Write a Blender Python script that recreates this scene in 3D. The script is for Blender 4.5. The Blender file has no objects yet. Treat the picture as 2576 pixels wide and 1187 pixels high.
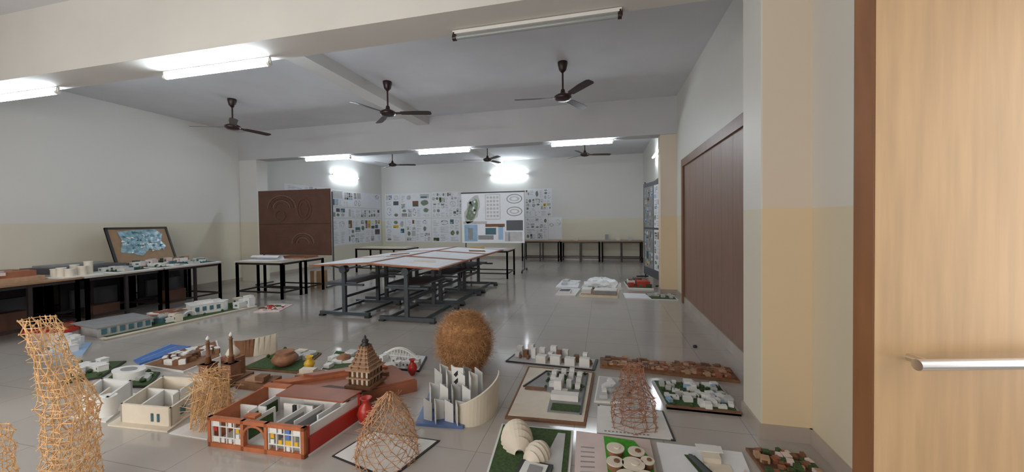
import bpy, bmesh, math, random
from mathutils import Vector, Matrix
random.seed(7)
C=bpy.context.collection
MATS={}
def mat(name,col,rough=.6,var=.08,scale=9,bump=0.0,metal=0.0,stretch=None,emit=0):
    if name in MATS: return MATS[name]
    m=bpy.data.materials.new(name);m.use_nodes=True;nt=m.node_tree
    b=nt.nodes['Principled BSDF'];b.inputs['Roughness'].default_value=rough;b.inputs['Metallic'].default_value=metal
    tc=nt.nodes.new('ShaderNodeTexCoord');n=nt.nodes.new('ShaderNodeTexNoise');n.inputs['Scale'].default_value=scale;n.inputs['Detail'].default_value=4
    src=tc.outputs['Object']
    if stretch:
        mp=nt.nodes.new('ShaderNodeMapping');mp.inputs['Scale'].default_value=stretch;nt.links.new(src,mp.inputs[0]);src=mp.outputs[0]
    nt.links.new(src,n.inputs['Vector'])
    r=nt.nodes.new('ShaderNodeValToRGB');nt.links.new(n.outputs[0],r.inputs[0])
    r.color_ramp.elements[0].position=.3;r.color_ramp.elements[1].position=.7
    r.color_ramp.elements[0].color=[max(0,c*(1-var)) for c in col]+[1]
    r.color_ramp.elements[1].color=[min(1,c*(1+var)) for c in col]+[1]
    nt.links.new(r.outputs[0],b.inputs['Base Color'])
    if bump:
        bp=nt.nodes.new('ShaderNodeBump');bp.inputs['Strength'].default_value=bump;bp.inputs['Distance'].default_value=.01
        nt.links.new(n.outputs[0],bp.inputs['Height']);nt.links.new(bp.outputs[0],b.inputs['Normal'])
    if emit:
        b.inputs['Emission Color'].default_value=list(col)+[1];b.inputs['Emission Strength'].default_value=emit
    MATS[name]=m;return m
WHITE=mat('foam_white',(.74,.74,.72),.6,.05)
CREAM=mat('cream_card',(.72,.65,.54),.6,.05)
BLACK=mat('black_card',(.02,.02,.022),.5)
STEEL=mat('dark_steel',(.02,.015,.015),.4,.2)
GSTEEL=mat('grey_steel',(.05,.06,.07),.4,.15)
BROWN=mat('brown_card',(.20,.095,.045),.7,.2,14)
DBROWN=mat('dark_brown_board',(.11,.05,.03),.6,.15,5)
TERRA=mat('terracotta',(.42,.13,.05),.6,.15,12)
RED=mat('red_paint',(.45,.03,.018),.35,.1)
RUST=mat('rust_board',(.29,.10,.05),.45,.15,6)
GREEN=mat('green_turf',(.045,.085,.025),.9,.4,60,.4)
BGREEN=mat('bright_green',(.06,.34,.02),.8,.25,50,.3)
GREY=mat('grey_card',(.28,.28,.28),.6,.1)
LGREY=mat('light_grey',(.5,.5,.49),.6,.1)
DGREY=mat('dark_grey',(.08,.085,.1),.5,.1)
BLUE=mat('blue_water',(.07,.18,.5),.2,.15,20)
LBLUE=mat('light_blue',(.30,.45,.64),.4,.1)
TEAL=mat('teal_glass',(.06,.15,.18),.2,.2)
YEL=mat('yellow_paint',(.70,.42,.03),.4,.1)
PINK=mat('pinkish_card',(.68,.56,.53),.6,.05)
STRAW=mat('straw',(.72,.46,.23),.6,.25,30)
STRAWD=mat('brown_straw',(.50,.28,.15),.7,.25,30)
BUSH=mat('brown_fibre',(.48,.26,.11),.9,.25,40,.5)
REDST=mat('red_brown_stick',(.36,.16,.09),.6,.2,30)
CLAY=mat('clay',(.28,.13,.07),.7,.2,20)
PAPER=mat('paper',(.80,.82,.86),.55,.03)
FOIL=mat('crumpled_plastic',(.8,.82,.83),.15,.05,30,.8)
KEYW=mat('fan_brown',(.03,.012,.01),.35,.2)
PLAST=mat('fixture_white',(.75,.75,.73),.4,.02)
TUBEOFF=mat('tube_unlit',(.30,.33,.33),.15,.02)
TUBE=mat('tube_lit',(.85,.93,1.0),.3,0,emit=74)
CHROME=mat('brushed_steel',(.75,.74,.72),.28,.05,60,metal=1.0,stretch=(1,1,20))
TAN=mat('tan_wood',(.42,.26,.16),.6,.15,20)

class Bd:
    def __init__(s): s.v=[];s.f=[];s.m=[];s.ms=[];s.q=None;s.smooth=[]
    def mi(s,m):
        if m not in s.ms: s.ms.append(m)
        return s.ms.index(m)
    def add(s,vs,fs,m,sm=False):
        o=len(s.v);s.v+= [tuple(p) for p in vs];k=s.mi(m)
        for f in fs: s.f.append([i+o for i in f]);s.m.append(k);s.smooth.append(sm)
    def uv(s,u,v):
        if not s.q: return (u,v)
        a,b,c,d=s.q
        return tuple(a[i]*(1-u)*(1-v)+b[i]*u*(1-v)+c[i]*u*v+d[i]*(1-u)*v for i in (0,1))
    def prism(s,poly,z0,z1,m):
        n=len(poly);P=[s.uv(*p) for p in poly]
        vs=[(x,y,z0) for x,y in P]+[(x,y,z1) for x,y in P]
        fs=[list(range(n))[::-1],list(range(n,2*n))]+[[i,(i+1)%n,(i+1)%n+n,i+n] for i in range(n)]
        s.add(vs,fs,m)
    def b(s,u0,v0,u1,v1,z0,z1,m): s.prism([(u0,v0),(u1,v0),(u1,v1),(u0,v1)],z0,z1,m)
    def rb(s,cx,cy,w,d,z0,z1,m,ang=0):
        c,n=math.cos(ang),math.sin(ang);X,Y=s.uv(cx,cy);q=s.q;s.q=None
        s.prism([(X+a*c-e*n,Y+a*n+e*c) for a,e in [(-w/2,-d/2),(w/2,-d/2),(w/2,d/2),(-w/2,d/2)]],z0,z1,m);s.q=q
    def cyl(s,u,v,z0,z1,r0,r1,m,n=20,sx=1,sy=1):
        X,Y=s.uv(u,v);vs=[];
        for z,r in ((z0,r0),(z1,r1)): vs+=[(X+sx*r*math.cos(2*math.pi*i/n),Y+sy*r*math.sin(2*math.pi*i/n),z) for i in range(n)]
        s.add(vs,[list(range(n))[::-1],list(range(n,2*n))],m);s.add(vs,[[i,(i+1)%n,(i+1)%n+n,i+n] for i in range(n)],m,True)
    def lathe(s,u,v,z,prof,m,n=20,sx=1,sy=1):
        X,Y=s.uv(u,v);vs=[]
        for r,h in prof: vs+=[(X+sx*r*math.cos(2*math.pi*i/n),Y+sy*r*math.sin(2*math.pi*i/n),z+h) for i in range(n)]
        fs=[]
        for k in range(len(prof)-1): fs+=[[k*n+i,k*n+(i+1)%n,(k+1)*n+(i+1)%n,(k+1)*n+i] for i in range(n)]
        fs+=[list(range(n))[::-1],list(range((len(prof)-1)*n,len(prof)*n))]
        s.add(vs,fs,m,True)
    def tube(s,p,q,r,m,n=4,r2=None):
        p=Vector(p);q=Vector(q);d=(q-p)
        if d.length<1e-5: return
        d.normalize();a=d.orthogonal().normalized();c=d.cross(a);r2=r if r2 is None else r2
        vs=[p+(a*math.cos(2*math.pi*i/n)+c*math.sin(2*math.pi*i/n))*r for i in range(n)]+[q+(a*math.cos(2*math.pi*i/n)+c*math.sin(2*math.pi*i/n))*r2 for i in range(n)]
        s.add(vs,[[i,(i+1)%n,(i+1)%n+n,i+n] for i in range(n)],m,n>6);s.add(vs,[list(range(n))[::-1],list(range(n,2*n))],m)
    def xf(s,i0,M):
        for i in range(i0,len(s.v)): s.v[i]=tuple(M@Vector(s.v[i]))
    def build(s,name):
        xs=[p[0] for p in s.v];ys=[p[1] for p in s.v];o=Vector(((min(xs)+max(xs))/2,(min(ys)+max(ys))/2,min(p[2] for p in s.v)))
        me=bpy.data.meshes.new(name);me.from_pydata([Vector(p)-o for p in s.v],[],s.f)
        for m in s.ms: me.materials.append(m)
        for p,k,sm in zip(me.polygons,s.m,s.smooth): p.material_index=k;p.use_smooth=sm
        bm=bmesh.new();bm.from_mesh(me);bmesh.ops.recalc_face_normals(bm,faces=bm.faces);bm.to_mesh(me);bm.free()
        ob=bpy.data.objects.new(name,me);ob.location=o;C.objects.link(ob)
        return ob

# ---------------- room shell ----------------
XL,XR,YN,YF,ZC,ZB=-9.3,1.4,-1.8,14.5,3.9,3.17
def wallmat(name,up,lo,h=1.56):
    m=bpy.data.materials.new(name);m.use_nodes=True;nt=m.node_tree;b=nt.nodes['Principled BSDF'];b.inputs['Roughness'].default_value=.5
    g=nt.nodes.new('ShaderNodeNewGeometry');sp=nt.nodes.new('ShaderNodeSeparateXYZ');nt.links.new(g.outputs['Position'],sp.inputs[0])
    c=nt.nodes.new('ShaderNodeMath');c.operation='GREATER_THAN';c.inputs[1].default_value=h;nt.links.new(sp.outputs[2],c.inputs[0])
    n=nt.nodes.new('ShaderNodeTexNoise');n.inputs['Scale'].default_value=1.2;n.inputs['Detail'].default_value=5;nt.links.new(g.outputs['Position'],n.inputs['Vector'])
    mx=nt.nodes.new('ShaderNodeMix');mx.data_type='RGBA';nt.links.new(c.outputs[0],mx.inputs[0]);mx.inputs[6].default_value=(*lo,1);mx.inputs[7].default_value=(*up,1)
    m2=nt.nodes.new('ShaderNodeMix');m2.data_type='RGBA';m2.blend_type='MULTIPLY';m2.inputs[0].default_value=.05
    nt.links.new(mx.outputs[2],m2.inputs[6]);nt.links.new(n.outputs[0],m2.inputs[7]);nt.links.new(m2.outputs[2],b.inputs['Base Color']);return m
WALL=wallmat('painted_wall',(.72,.72,.69),(.71,.67,.55))
WALLR=wallmat('painted_wall_warm',(.70,.69,.64),(.70,.63,.48))
COL=wallmat('column_paint_warm_lit',(.72,.63,.52),(.76,.61,.41))  # column paint with the warm light on its front put into the colour
CEIL=mat('ceiling_paint',(.68,.685,.71),.8,.04,1.5)
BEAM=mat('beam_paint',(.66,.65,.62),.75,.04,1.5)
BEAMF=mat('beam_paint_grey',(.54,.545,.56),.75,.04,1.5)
SKIRT=mat('skirting_tile',(.42,.36,.31),.2,.1,4)
def tilemat():
    m=bpy.data.materials.new('vitrified_tiles');m.use_nodes=True;nt=m.node_tree;b=nt.nodes['Principled BSDF']
    g=nt.nodes.new('ShaderNodeNewGeometry');mp=nt.nodes.new('ShaderNodeMapping');mp.inputs['Location'].default_value=(.22,.1,0);nt.links.new(g.outputs['Position'],mp.inputs[0])
    br=nt.nodes.new('ShaderNodeTexBrick');br.offset=0;br.inputs['Scale'].default_value=1;br.inputs['Brick Width'].default_value=.6;br.inputs['Row Height'].default_value=.6
    br.inputs['Mortar Size'].default_value=.0025;br.inputs['Mortar Smooth'].default_value=0;br.inputs['Bias'].default_value=0
    br.inputs['Color1'].default_value=(.46,.425,.39,1);br.inputs['Color2'].default_value=(.475,.44,.40,1);br.inputs['Mortar'].default_value=(.30,.27,.24,1)
    nt.links.new(mp.outputs[0],br.inputs['Vector'])
    n=nt.nodes.new('ShaderNodeTexNoise');n.inputs['Scale'].default_value=2.5;n.inputs['Detail'].default_value=6;nt.links.new(g.outputs['Position'],n.inputs['Vector'])
    m2=nt.nodes.new('ShaderNodeMix');m2.data_type='RGBA';m2.blend_type='MULTIPLY';m2.inputs[0].default_value=.12
    nt.links.new(br.outputs[0],m2.inputs[6]);nt.links.new(n.outputs[0],m2.inputs[7]);nt.links.new(m2.outputs[2],b.inputs['Base Color'])
    r=nt.nodes.new('ShaderNodeMapRange');r.inputs['To Min'].default_value=.06;r.inputs['To Max'].default_value=.16;nt.links.new(n.outputs[0],r.inputs[0]);nt.links.new(r.outputs[0],b.inputs['Roughness'])
    return m
TILE=tilemat()
def slab(name,x0,y0,x1,y1,z0,z1,m):
    b=Bd();b.b(x0,y0,x1,y1,z0,z1,m);return b.build(name)
slab('floor',XL-.2,YN-.2,XR+2.2,YF+.2,-.1,0,TILE)
slab('ceiling',XL-.2,YN-.2,XR+.2,YF+.2,ZC,ZC+.15,CEIL)
slab('wall_left',XL-.2,YN-.2,XL,YF+.2,0,ZC,WALL)
slab('wall_back',XL,YF,XR,YF+.2,0,ZC,WALL)
b=Bd()
b.b(XR,YN,XR+.2,.38,0,ZC,WALLR);b.b(XR,.38,XR+.2,1.46,2.66,ZC,WALLR);b.b(XR,1.46,XR+.2,YF,0,ZC,WALLR);b.b(XR-.07,1.6,XR,2.87,0,ZC,WALLR);b.build('wall_right')
b=Bd();b.b(XL,YN-.2,-6,YN,0,ZC,WALL);b.b(-6,YN-.2,-.5,YN,0,.9,WALL);b.b(-6,YN-.2,-.5,YN,2.6,ZC,WALL);b.b(-.5,YN-.2,XR,YN,0,ZC,WALL);b.build('wall_front')
b=Bd()
for i in range(5): 
    x=-6+i*5.5/4;b.b(x-.03,YN-.14,x+.03,YN-.06,.9,2.6,GSTEEL)
b.b(-6,YN-.14,-.5,YN-.06,.9,.96,GSTEEL);b.b(-6,YN-.14,-.5,YN-.06,2.54,2.6,GSTEEL);b.b(-6,YN-.14,-.5,YN-.06,1.9,1.95,GSTEEL);b.build('added_window')  # unseen window, made up to let fill light in from behind the camera
slab('beam_near',XL,2.83,XR,3.2,ZB,ZC,BEAM)
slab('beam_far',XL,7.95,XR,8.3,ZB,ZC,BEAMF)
b=Bd()
for y0,y1 in ((YN,2.83),(3.2,7.95),(8.3,YF)): b.b(-4.15,y0,-3.85,y1,3.72,ZC,BEAM)
b.build('beam_secondary')
b=Bd();b.b(1.04,2.87,XR,3.2,0,ZB,COL);b.b(1.03,2.87,1.04,3.2,0,ZB,WALL);b.build('column_near')  # left face in wall colour, painting in its cooler light
slab('column_far_right',1.10,8.0,XR,8.3,0,ZB,COL)
slab('column_far_left',XL,7.97,-8.75,8.3,0,ZB,WALL)
b=Bd();b.b(XR-.015,3.2,XR,3.55,0,.1,SKIRT);b.b(XR-.015,7.4,XR,8,0,.1,SKIRT);b.b(XR-.015,8.3,XR,YF,0,.1,SKIRT);b.b(XR-.085,1.6,XR-.07,2.87,0,.1,SKIRT)
b.b(1.015,2.855,XR-.07,2.87,0,.1,SKIRT);b.b(1.015,2.87,1.03,3.2,0,.1,SKIRT);b.b(1.085,7.985,XR-.015,8.0,0,.1,SKIRT);b.b(1.085,8.0,1.1,8.3,0,.1,SKIRT);b.build('baseboard_right')
b=Bd();b.b(XL,YF-.015,XR,YF,0,.1,SKIRT);b.build('baseboard_back')
b=Bd();b.b(XL,YN,XL+.015,YF,0,.1,SKIRT);b.build('baseboard_left')

DW=mat('door_laminate',(.23,.13,.09),.45,.12,3,stretch=(1,6,.5))
DF=mat('door_frame_wood',(.18,.08,.04),.45,.15,4,stretch=(3,3,.6))
b=Bd();y0,y1,h=3.62,7.3,2.55
b.b(XR-.05,y1-.13,XR+.0,y1,0,h,DF);b.b(XR-.05,y0,XR,y0+.13,0,h,DF);b.b(XR-.05,y0+.13,XR,y1-.13,h-.13,h,DF)
n=8;w=(y1-y0-.26)/n
for i in range(n): b.b(XR-.02,y0+.13+i*w+.0025,XR,y0+.13+(i+1)*w-.0025,.14,h-.13,DW)
b.b(XR-.016,y0+.13,XR,y1-.13,.13,h-.13,DW)
b.b(XR-.035,y0+.13,XR,y1-.13,0,.13,SKIRT)
b.build('door_1')
b=Bd();b.b(XR-.05,9.3,XR,9.42,0,2.55,DF);b.b(XR-.05,11.2,XR,11.32,0,2.55,DF);b.b(XR-.05,9.42,XR,11.2,2.43,2.55,DF);b.b(XR-.02,9.42,XR,11.2,0,2.43,DW);b.build('door_2')
LW=mat('light_wood_veneer',(.55,.38,.21),.4,.10,4,stretch=(9,9,.7))
LIP=mat('door_edge_lipping',(.20,.085,.03),.5,.15,6,stretch=(4,4,.5))
dv=Vector((.971,.2368,0));nv=Vector((-.2368,.971,0));fc=Vector((.656,1.131,0))
emp=bpy.data.objects.new('door_3',None);C.objects.link(emp);emp.location=(1.42,1.33,0)
def orient(bd,name,parent):
    ob=bd.build(name);ob.parent=parent;ob.matrix_parent_inverse=Matrix.Translation(-Vector(parent.location));return ob
M=Matrix(((dv.x,nv.x,0,fc.x),(dv.y,nv.y,0,fc.y),(0,0,1,0),(0,0,0,1)))
b=Bd();b.b(.004,0,.76,.045,.01,2.5,LW);b.b(0,.001,.004,.056,.01,2.5,LIP);b.b(.004,.045,.76,.056,.01,2.5,LIP);b.xf(0,M);orient(b,'leaf',emp)
b=Bd();b.tube((.055,-.052,1.145),(.62,-.052,1.145),.0135,CHROME,24);b.tube((.09,-.052,1.145),(.09,0,1.145),.010,CHROME,16);b.tube((.58,-.052,1.145),(.58,0,1.145),.010,CHROME,16);b.xf(0,M);orient(b,'pull_handle',emp)
b=Bd();b.b(XR-.02,1.40,XR+.2,1.46,0,2.6,DF);b.b(XR-.02,.32,XR+.2,.38,0,2.6,DF);b.b(XR-.02,.32,XR+.2,1.46,2.6,2.66,DF);b.build('trim_1')

# ---------------- lights & fans ----------------
def tubelight(p,q,lit=True,up=None):
    b=Bd();p=Vector(p);q=Vector(q);d=(q-p).normalized()
    off=Vector(up or (0,0,1))*.045
    b.tube(p+off,q+off,.02,PLAST,4)
    b.tube(p+d*.03,q-d*.03,.024 if lit else .017,TUBE if lit else TUBEOFF,12)
    for e,s in ((p,1),(q,-1)): b.tube(e,e+d*.03*s,.026,KEYW if not lit else PLAST,10); b.tube(e+off+d*.01*s,e+d*.01*s,.018,KEYW if not lit else PLAST,6)
    return b.build('tube_light')
z=ZB-.066
tubelight((-7.62,3.12,z),(-6.3,3.12,z));tubelight((-4.62,3.12,z),(-3.22,3.12,z));tubelight((-1.27,3.12,z),(.15,3.12,z),False)
tubelight((-7.35,8.1,z),(-6.03,8.1,z));tubelight((-4.21,8.1,z),(-2.91,8.1,z));tubelight((-1.1,8.1,z),(.21,8.1,z))
tubelight((-4.34,YF-.07,3.33),(-2.9,YF-.07,3.33),up=(0,1,0));tubelight((XL+.07,11.4,3.22),(XL+.07,12.85,3.22),up=(-1,0,0));tubelight((XR-.07,9.75,3.2),(XR-.07,11.1,3.2),up=(1,0,0))
def fan(x,y,rot):
    b=Bd();b.lathe(x,y,0,[(.02,ZC-.16),(.055,ZC-.12),(.075,ZC-.03),(.075,ZC)],KEYW,20)
    b.cyl(x,y,3.44,ZC-.12,.014,.014,KEYW,10)
    b.lathe(x,y,0,[(.03,3.31),(.10,3.325),(.13,3.35),(.13,3.385),(.09,3.41),(.04,3.43),(.03,3.48),(.015,3.50)],KEYW,24)
    for k in range(3):
        i0=len(b.v);b.b(.10,-.03,.24,.03,-.004,.004,KEYW)
        b.prism([(.22,-.055),(.5,-.075),(.70,-.07),(.74,-.045),(.74,.03),(.71,.06),(.22,.05)],-.003,.003,KEYW)
        b.xf(i0,Matrix.Translation((x,y,3.365))@Matrix.Rotation(math.radians(rot+120*k),4,'Z')@Matrix.Rotation(math.radians(-12),4,'X'))
    b.build('ceiling_fan')
fan(-6.9,5.8,202);fan(-3.57,5.8,15);fan(-.59,5.8,187)
fan(-6.64,11,20);fan(-3.42,11,75);fan(-.51,11,15)

# ---------------- tables ----------------
def table(x0,y0,x1,y1,h=.75,top=WHITE,name='work_table',nx=2,ny=2):
    b=Bd();b.b(x0,y0,x1,y1,h-.025,h,top);b.b(x0+.03,y0+.03,x1-.03,y1-.03,h-.07,h-.025,STEEL)
    xs=[x0+.04+(x1-x0-.08)*i/(nx-1) for i in range(nx)];ys=[y0+.04+(y1-y0-.08)*i/(ny-1) for i in range(ny)]
    for x in (xs[0],xs[-1]):
        for y in ys: b.b(x-.02,y-.02,x+.02,y+.02,0,h-.03,STEEL)
    for y in (ys[0],ys[-1]):
        for x in xs: b.b(x-.02,y-.02,x+.02,y+.02,0,h-.03,STEEL)
        b.b(xs[0],y-.012,xs[-1],y+.012,.12,.15,STEEL)
    for x in (xs[0],xs[-1]): b.b(x-.012,ys[0],x+.012,ys[-1],.12,.15,STEEL)
    return b.build(name)
TOPW=mat('table_laminate',(.50,.45,.38),.35,.08,3)
TOPB=mat('table_brown_top',(.28,.165,.09),.4,.15,8)
for i in range(5):
    y=.75+i*1.06
    table(-8.38,y,-7.5,y+1.03,top=TOPB if i<3 else TOPW,ny=3)
    table(-9.28,y,-8.40,y+1.03,top=TOPB if i<3 else TOPW,ny=2)
table(-7.35,6.12,-6.17,6.68,top=TOPW);table(-7.3,6.72,-6.15,7.3,top=TOPW)
table(-7.35,9.95,-5.6,10.75,top=mat('glossy_cream_top',(.6,.55,.42),.15,.05),nx=3);table(-3.75,9.4,-2.4,10.25,top=TOPW)
for i in range(3): table(-3.0+i*1.45,13.7,-3.0+i*1.45+1.42,14.45,top=TOPB,nx=3)
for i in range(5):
    b=Bd();y=1.0+i*1.06;b.b(-8.6,y,-8.56,y+.85,0,.6,BLACK);b.b(-8.55,y+.1,-8.5,y+.7,0,.45,DGREY);b.b(-8.3,y+.15,-8.1,y+.5,0,.2+.05*(i%3),DBROWN);b.build('under_table_shade_boards')  # dark boards added to deepen the shade under the tables, plus low boxes
def drafting(cx,y0,y1,tilt,w):
    b=Bd();L=y1-y0
    i0=len(b.v);b.b(-w/2,-L/2,w/2,L/2,0,.022,RUST);b.b(-w/2+.06,-L/2+.05,w/2-.05,L/2-.12,.022,.024,PAPER);b.rb(.08,.02,w*.6,L*.62,.024,.026,PAPER,random.uniform(-.15,.15))
    for k in range(7): b.b(-w/2+.15+random.random()*.5,-L/2+.1+k*.13,-w/2+.4+random.random()*.4,-L/2+.11+k*.13,.026,.0265,LGREY)
    if random.random()<.6: b.rb(random.uniform(-.3,.3),random.uniform(-.3,.3),.35,.25,.026,.034,random.choice([LGREY,BROWN,CREAM]),.4)
    b.xf(i0,Matrix.Translation((cx,(y0+y1)/2,.84))@Matrix.Rotation(math.radians(tilt),4,'Y'))
    for y in (y0+.12,y1-.12):
        b.b(cx-.45,y-.03,cx+.45,y+.03,.03,.08,GSTEEL)
        for x in (cx-.42,cx+.42): b.b(x-.04,y-.04,x+.04,y+.04,0,.03,BLACK)
        b.b(cx-.03,y-.025,cx+.03,y+.025,.08,.74,GSTEEL)
        b.tube((cx,y-.05,.76),(cx,y+.05,.76),.06,GSTEEL,16)
        b.tube((cx,y,.76),(cx-.3,y,.83),.014,GSTEEL,6);b.tube((cx,y,.76),(cx+.3,y,.82),.014,GSTEEL,6)
        b.b(cx-.35,y-.02,cx+.35,y+.02,.50,.53,GSTEEL)
    for x in (cx-.3,cx+.3): b.b(x-.02,y0+.12,x+.02,y1-.12,.04,.075,GSTEEL)
    b.b(cx-.32,y0+.12,cx+.22,y1-.12,.535,.555,DGREY);b.b(cx-.02,y0+.12,cx+.02,y1-.12,.30,.34,GSTEEL)
    b.build('drafting_table')
for i in range(3):
    drafting(-4.05,5.1+i*1.2,6.26+i*1.2,-3,1.12);drafting(-2.88,4.98+i*1.2,6.14+i*1.2,3,1.17)

# ---------------- posters and boards ----------------
def art(b,quad,u0,v0,u1,v1,n,seed,off):
    rnd=random.Random(seed)
    def patch(a,c,d,e,m,k=1): b.add([quad(a,c,off*k),quad(d,c,off*k),quad(d,e,off*k),quad(a,e,off*k)],[[0,1,2,3]],m)
    cols=[DGREY,GREY,LGREY,LGREY,LGREY,TEAL,GREEN,YEL,BROWN,LBLUE,LGREY]
    def blobp(cx,cy,rx,ry,m,k,N=16,j=.25):
        pts=[]
        for i in range(N):
            r=rnd.uniform(1-j,1);pts.append(quad(cx+rx*r*math.cos(i*6.283/N),cy+ry*r*math.sin(i*6.283/N),off*k))
        b.add(pts,[list(range(N))],m)
    def cell(a,c,d,e):
        w=d-a;h=e-c;t=rnd.random()
        a+=w*.09;d-=w*.09;c+=h*.09;e-=h*.09;w=d-a;h=e-c
        if t<.10: return
        if t<.27:
            m=rnd.choice(cols);patch(a,c,d,e,m);
            if rnd.random()<.6: patch(a+w*.1,c+h*.1,a+w*rnd.uniform(.4,.9),c+h*rnd.uniform(.3,.6),rnd.choice(cols),1.3)
        elif t<.5:
            k=max(3,int(h/.035))
            for i in range(k): patch(a,c+h*i/k,a+w*rnd.uniform(.4,1),c+h*(i+.3)/k,LGREY if i%3 else GREY)
        elif t<.85:
            blobp((a+d)/2,(c+e)/2,w*.48,h*.48,rnd.choice([LGREY,GREY,LGREY,LGREY,GREEN]),1)
            blobp((a+d)/2,(c+e)/2,w*.40,h*.40,rnd.choice([PAPER,LGREY,GP,PAPER]),1.25)
            for i in range(6): x=rnd.uniform(a+w*.25,d-w*.3);y=rnd.uniform(c+h*.25,e-h*.3);patch(x,y,x+w*.08,y+h*.07,rnd.choice([DGREY,GREY,YEL,LBLUE]),1.5)
        else:
            k=4
            for i in range(k):
                for j in range(3): patch(a+w*i/k,c+h*j/3,a+w*(i+.8)/k,c+h*(j+.75)/3,rnd.choice(cols))
    def rec(a,c,d,e,depth):
        w=d-a;h=e-c
        if depth<=0 or (rnd.random()<.2 and depth<3): cell(a,c,d,e);return
        t=rnd.uniform(.35,.65)
        if w>h*rnd.uniform(.7,1.3): rec(a,c,a+w*t,e,depth-1);rec(a+w*t,c,d,e,depth-1)
        else: rec(a,c,d,c+h*t,depth-1);rec(a,c+h*t,d,e,depth-1)
    rec(u0,v0,u1,v1,max(2,int(math.log2(n))+1))
GP=mat('plan_green',(.16,.22,.13),.6,.3,30)
def sheet(b,quad,u0,v0,u1,v1,n,seed,m=PAPER):
    b.add([quad(u0,v0,.003),quad(u1,v0,.003),quad(u1,v1,.003),quad(u0,v1,.003)],[[0,1,2,3]],m)
    du=(u1-u0)*.03;dv_=(v1-v0)*.03
    art(b,quad,u0+du,v0+dv_,u1-du,v1-dv_,n,seed,.006)
qb=lambda u,v,d:(u,YF-d,v)
b=Bd()
specs=[(-9.14,1.68,-8.45,2.72,6),(-8.42,1.68,-7.0,2.72,8),(-6.97,1.68,-5.6,2.74,34),(-9.14,.68,-8.2,1.64,8),(-8.17,.68,-7.0,1.64,16),(-6.97,.66,-5.7,1.64,12),(-5.6,1.66,-3.05,2.7,40),(-3.0,1.66,-1.94,2.74,34),(-3.0,.76,-2.1,1.62,16),(-2.08,.78,-1.56,1.62,6)]
for i,(a,c,d,e,n) in enumerate(specs): sheet(b,qb,a,c,d,e,n,i+3)
b.build('wall_posters')
ql=lambda u,v,d:(XL+d,u,v)
b=Bd()
for i,(a,c,d,e,n) in enumerate([(9.4,2.45,11.3,2.72,14),(11.3,2.1,14.4,2.7,20),(9.5,1.72,11.3,2.4,16),(11.3,1.7,14.4,2.06,20),(9.5,.7,12.2,1.66,12),(12.2,.7,14.4,1.66,16)]): sheet(b,ql,a,c,d,e,n,i+40)
b.build('wall_posters')
b=Bd();x0,x1,yb=-4.2,-2.26,10.8
b.b(x0,yb,x1,yb+.03,.85,2.36,PAPER);b.b(x0-.02,yb-.005,x1+.02,yb+.035,2.34,2.38,STEEL)
qe=lambda u,v,d:(u,yb-d,v)
def pq(a,c,d,e,m,k=.004): b.add([qe(a,c,k),qe(d,c,k),qe(d,e,k),qe(a,e,k)],[[0,1,2,3]],m)
def blob(cx,cy,rx,ry,m,k,N=18,jit=.15,rot=0):
    P=[]
    for i in range(N):
        t=i*6.2832/N;r=1+random.uniform(-jit,jit);x=rx*r*math.cos(t);y=ry*r*math.sin(t);P.append(qe(cx+x*math.cos(rot)-y*math.sin(rot),cy+x*math.sin(rot)+y*math.cos(rot),k))
    b.add(P,[list(range(N))],m)
blob(-3.85,1.85,.22,.42,LGREY,.004,rot=-.3);blob(-3.85,1.85,.17,.36,GP,.006,rot=-.3)
for i in range(14): blob(-3.85+random.uniform(-.1,.1),1.85+random.uniform(-.25,.25),.035,.04,random.choice([LGREY,GREY,DGREY,PAPER]),.008,8)
pq(-3.45,1.55,-2.98,2.3,LGREY);pq(-3.43,1.57,-3.0,2.28,PAPER,.006)
for i in range(4):
    for j in range(6): pq(-3.4+i*.1,1.62+j*.11,-3.33+i*.1,1.69+j*.11,LGREY,.008)
for cy in (2.15,1.78):
    blob(-2.55,cy,.24,.14,GREY,.004,24,0);blob(-2.55,cy,.21,.115,PAPER,.006,24,0);blob(-2.55,cy,.15,.07,LGREY,.008,24,0);blob(-2.55,cy,.1,.045,PAPER,.010,24,0)
pq(-2.8,1.22,-2.3,1.52,DGREY);pq(-4.12,.9,-3.7,1.4,LBLUE);pq(-4.0,.95,-3.85,1.3,GREY,.006);pq(-3.68,.95,-3.2,1.08,GREY);pq(-3.45,1.1,-3.12,1.3,TEAL);pq(-3.05,.95,-2.9,1.35,LBLUE);pq(-2.85,.9,-2.32,1.18,LGREY);blob(-2.72,1.02,.03,.14,GREY,.006)
pq(-4.15,1.42,-3.4,1.5,LGREY);pq(-3.45,1.33,-2.85,1.42,BROWN)
for x in (x0+.1,x1-.02): 
    b.tube((x,yb+.06,.05),(x,yb+.06,2.36),.018,GSTEEL,8);b.tube((x,yb-.3,.07),(x,yb+.4,.07),.018,GSTEEL,8)
    for y in (yb-.3,yb+.4): b.tube((x-.015,y,.035),(x+.015,y,.035),.035,BLACK,12)
b.build('display_board_stand')
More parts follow.
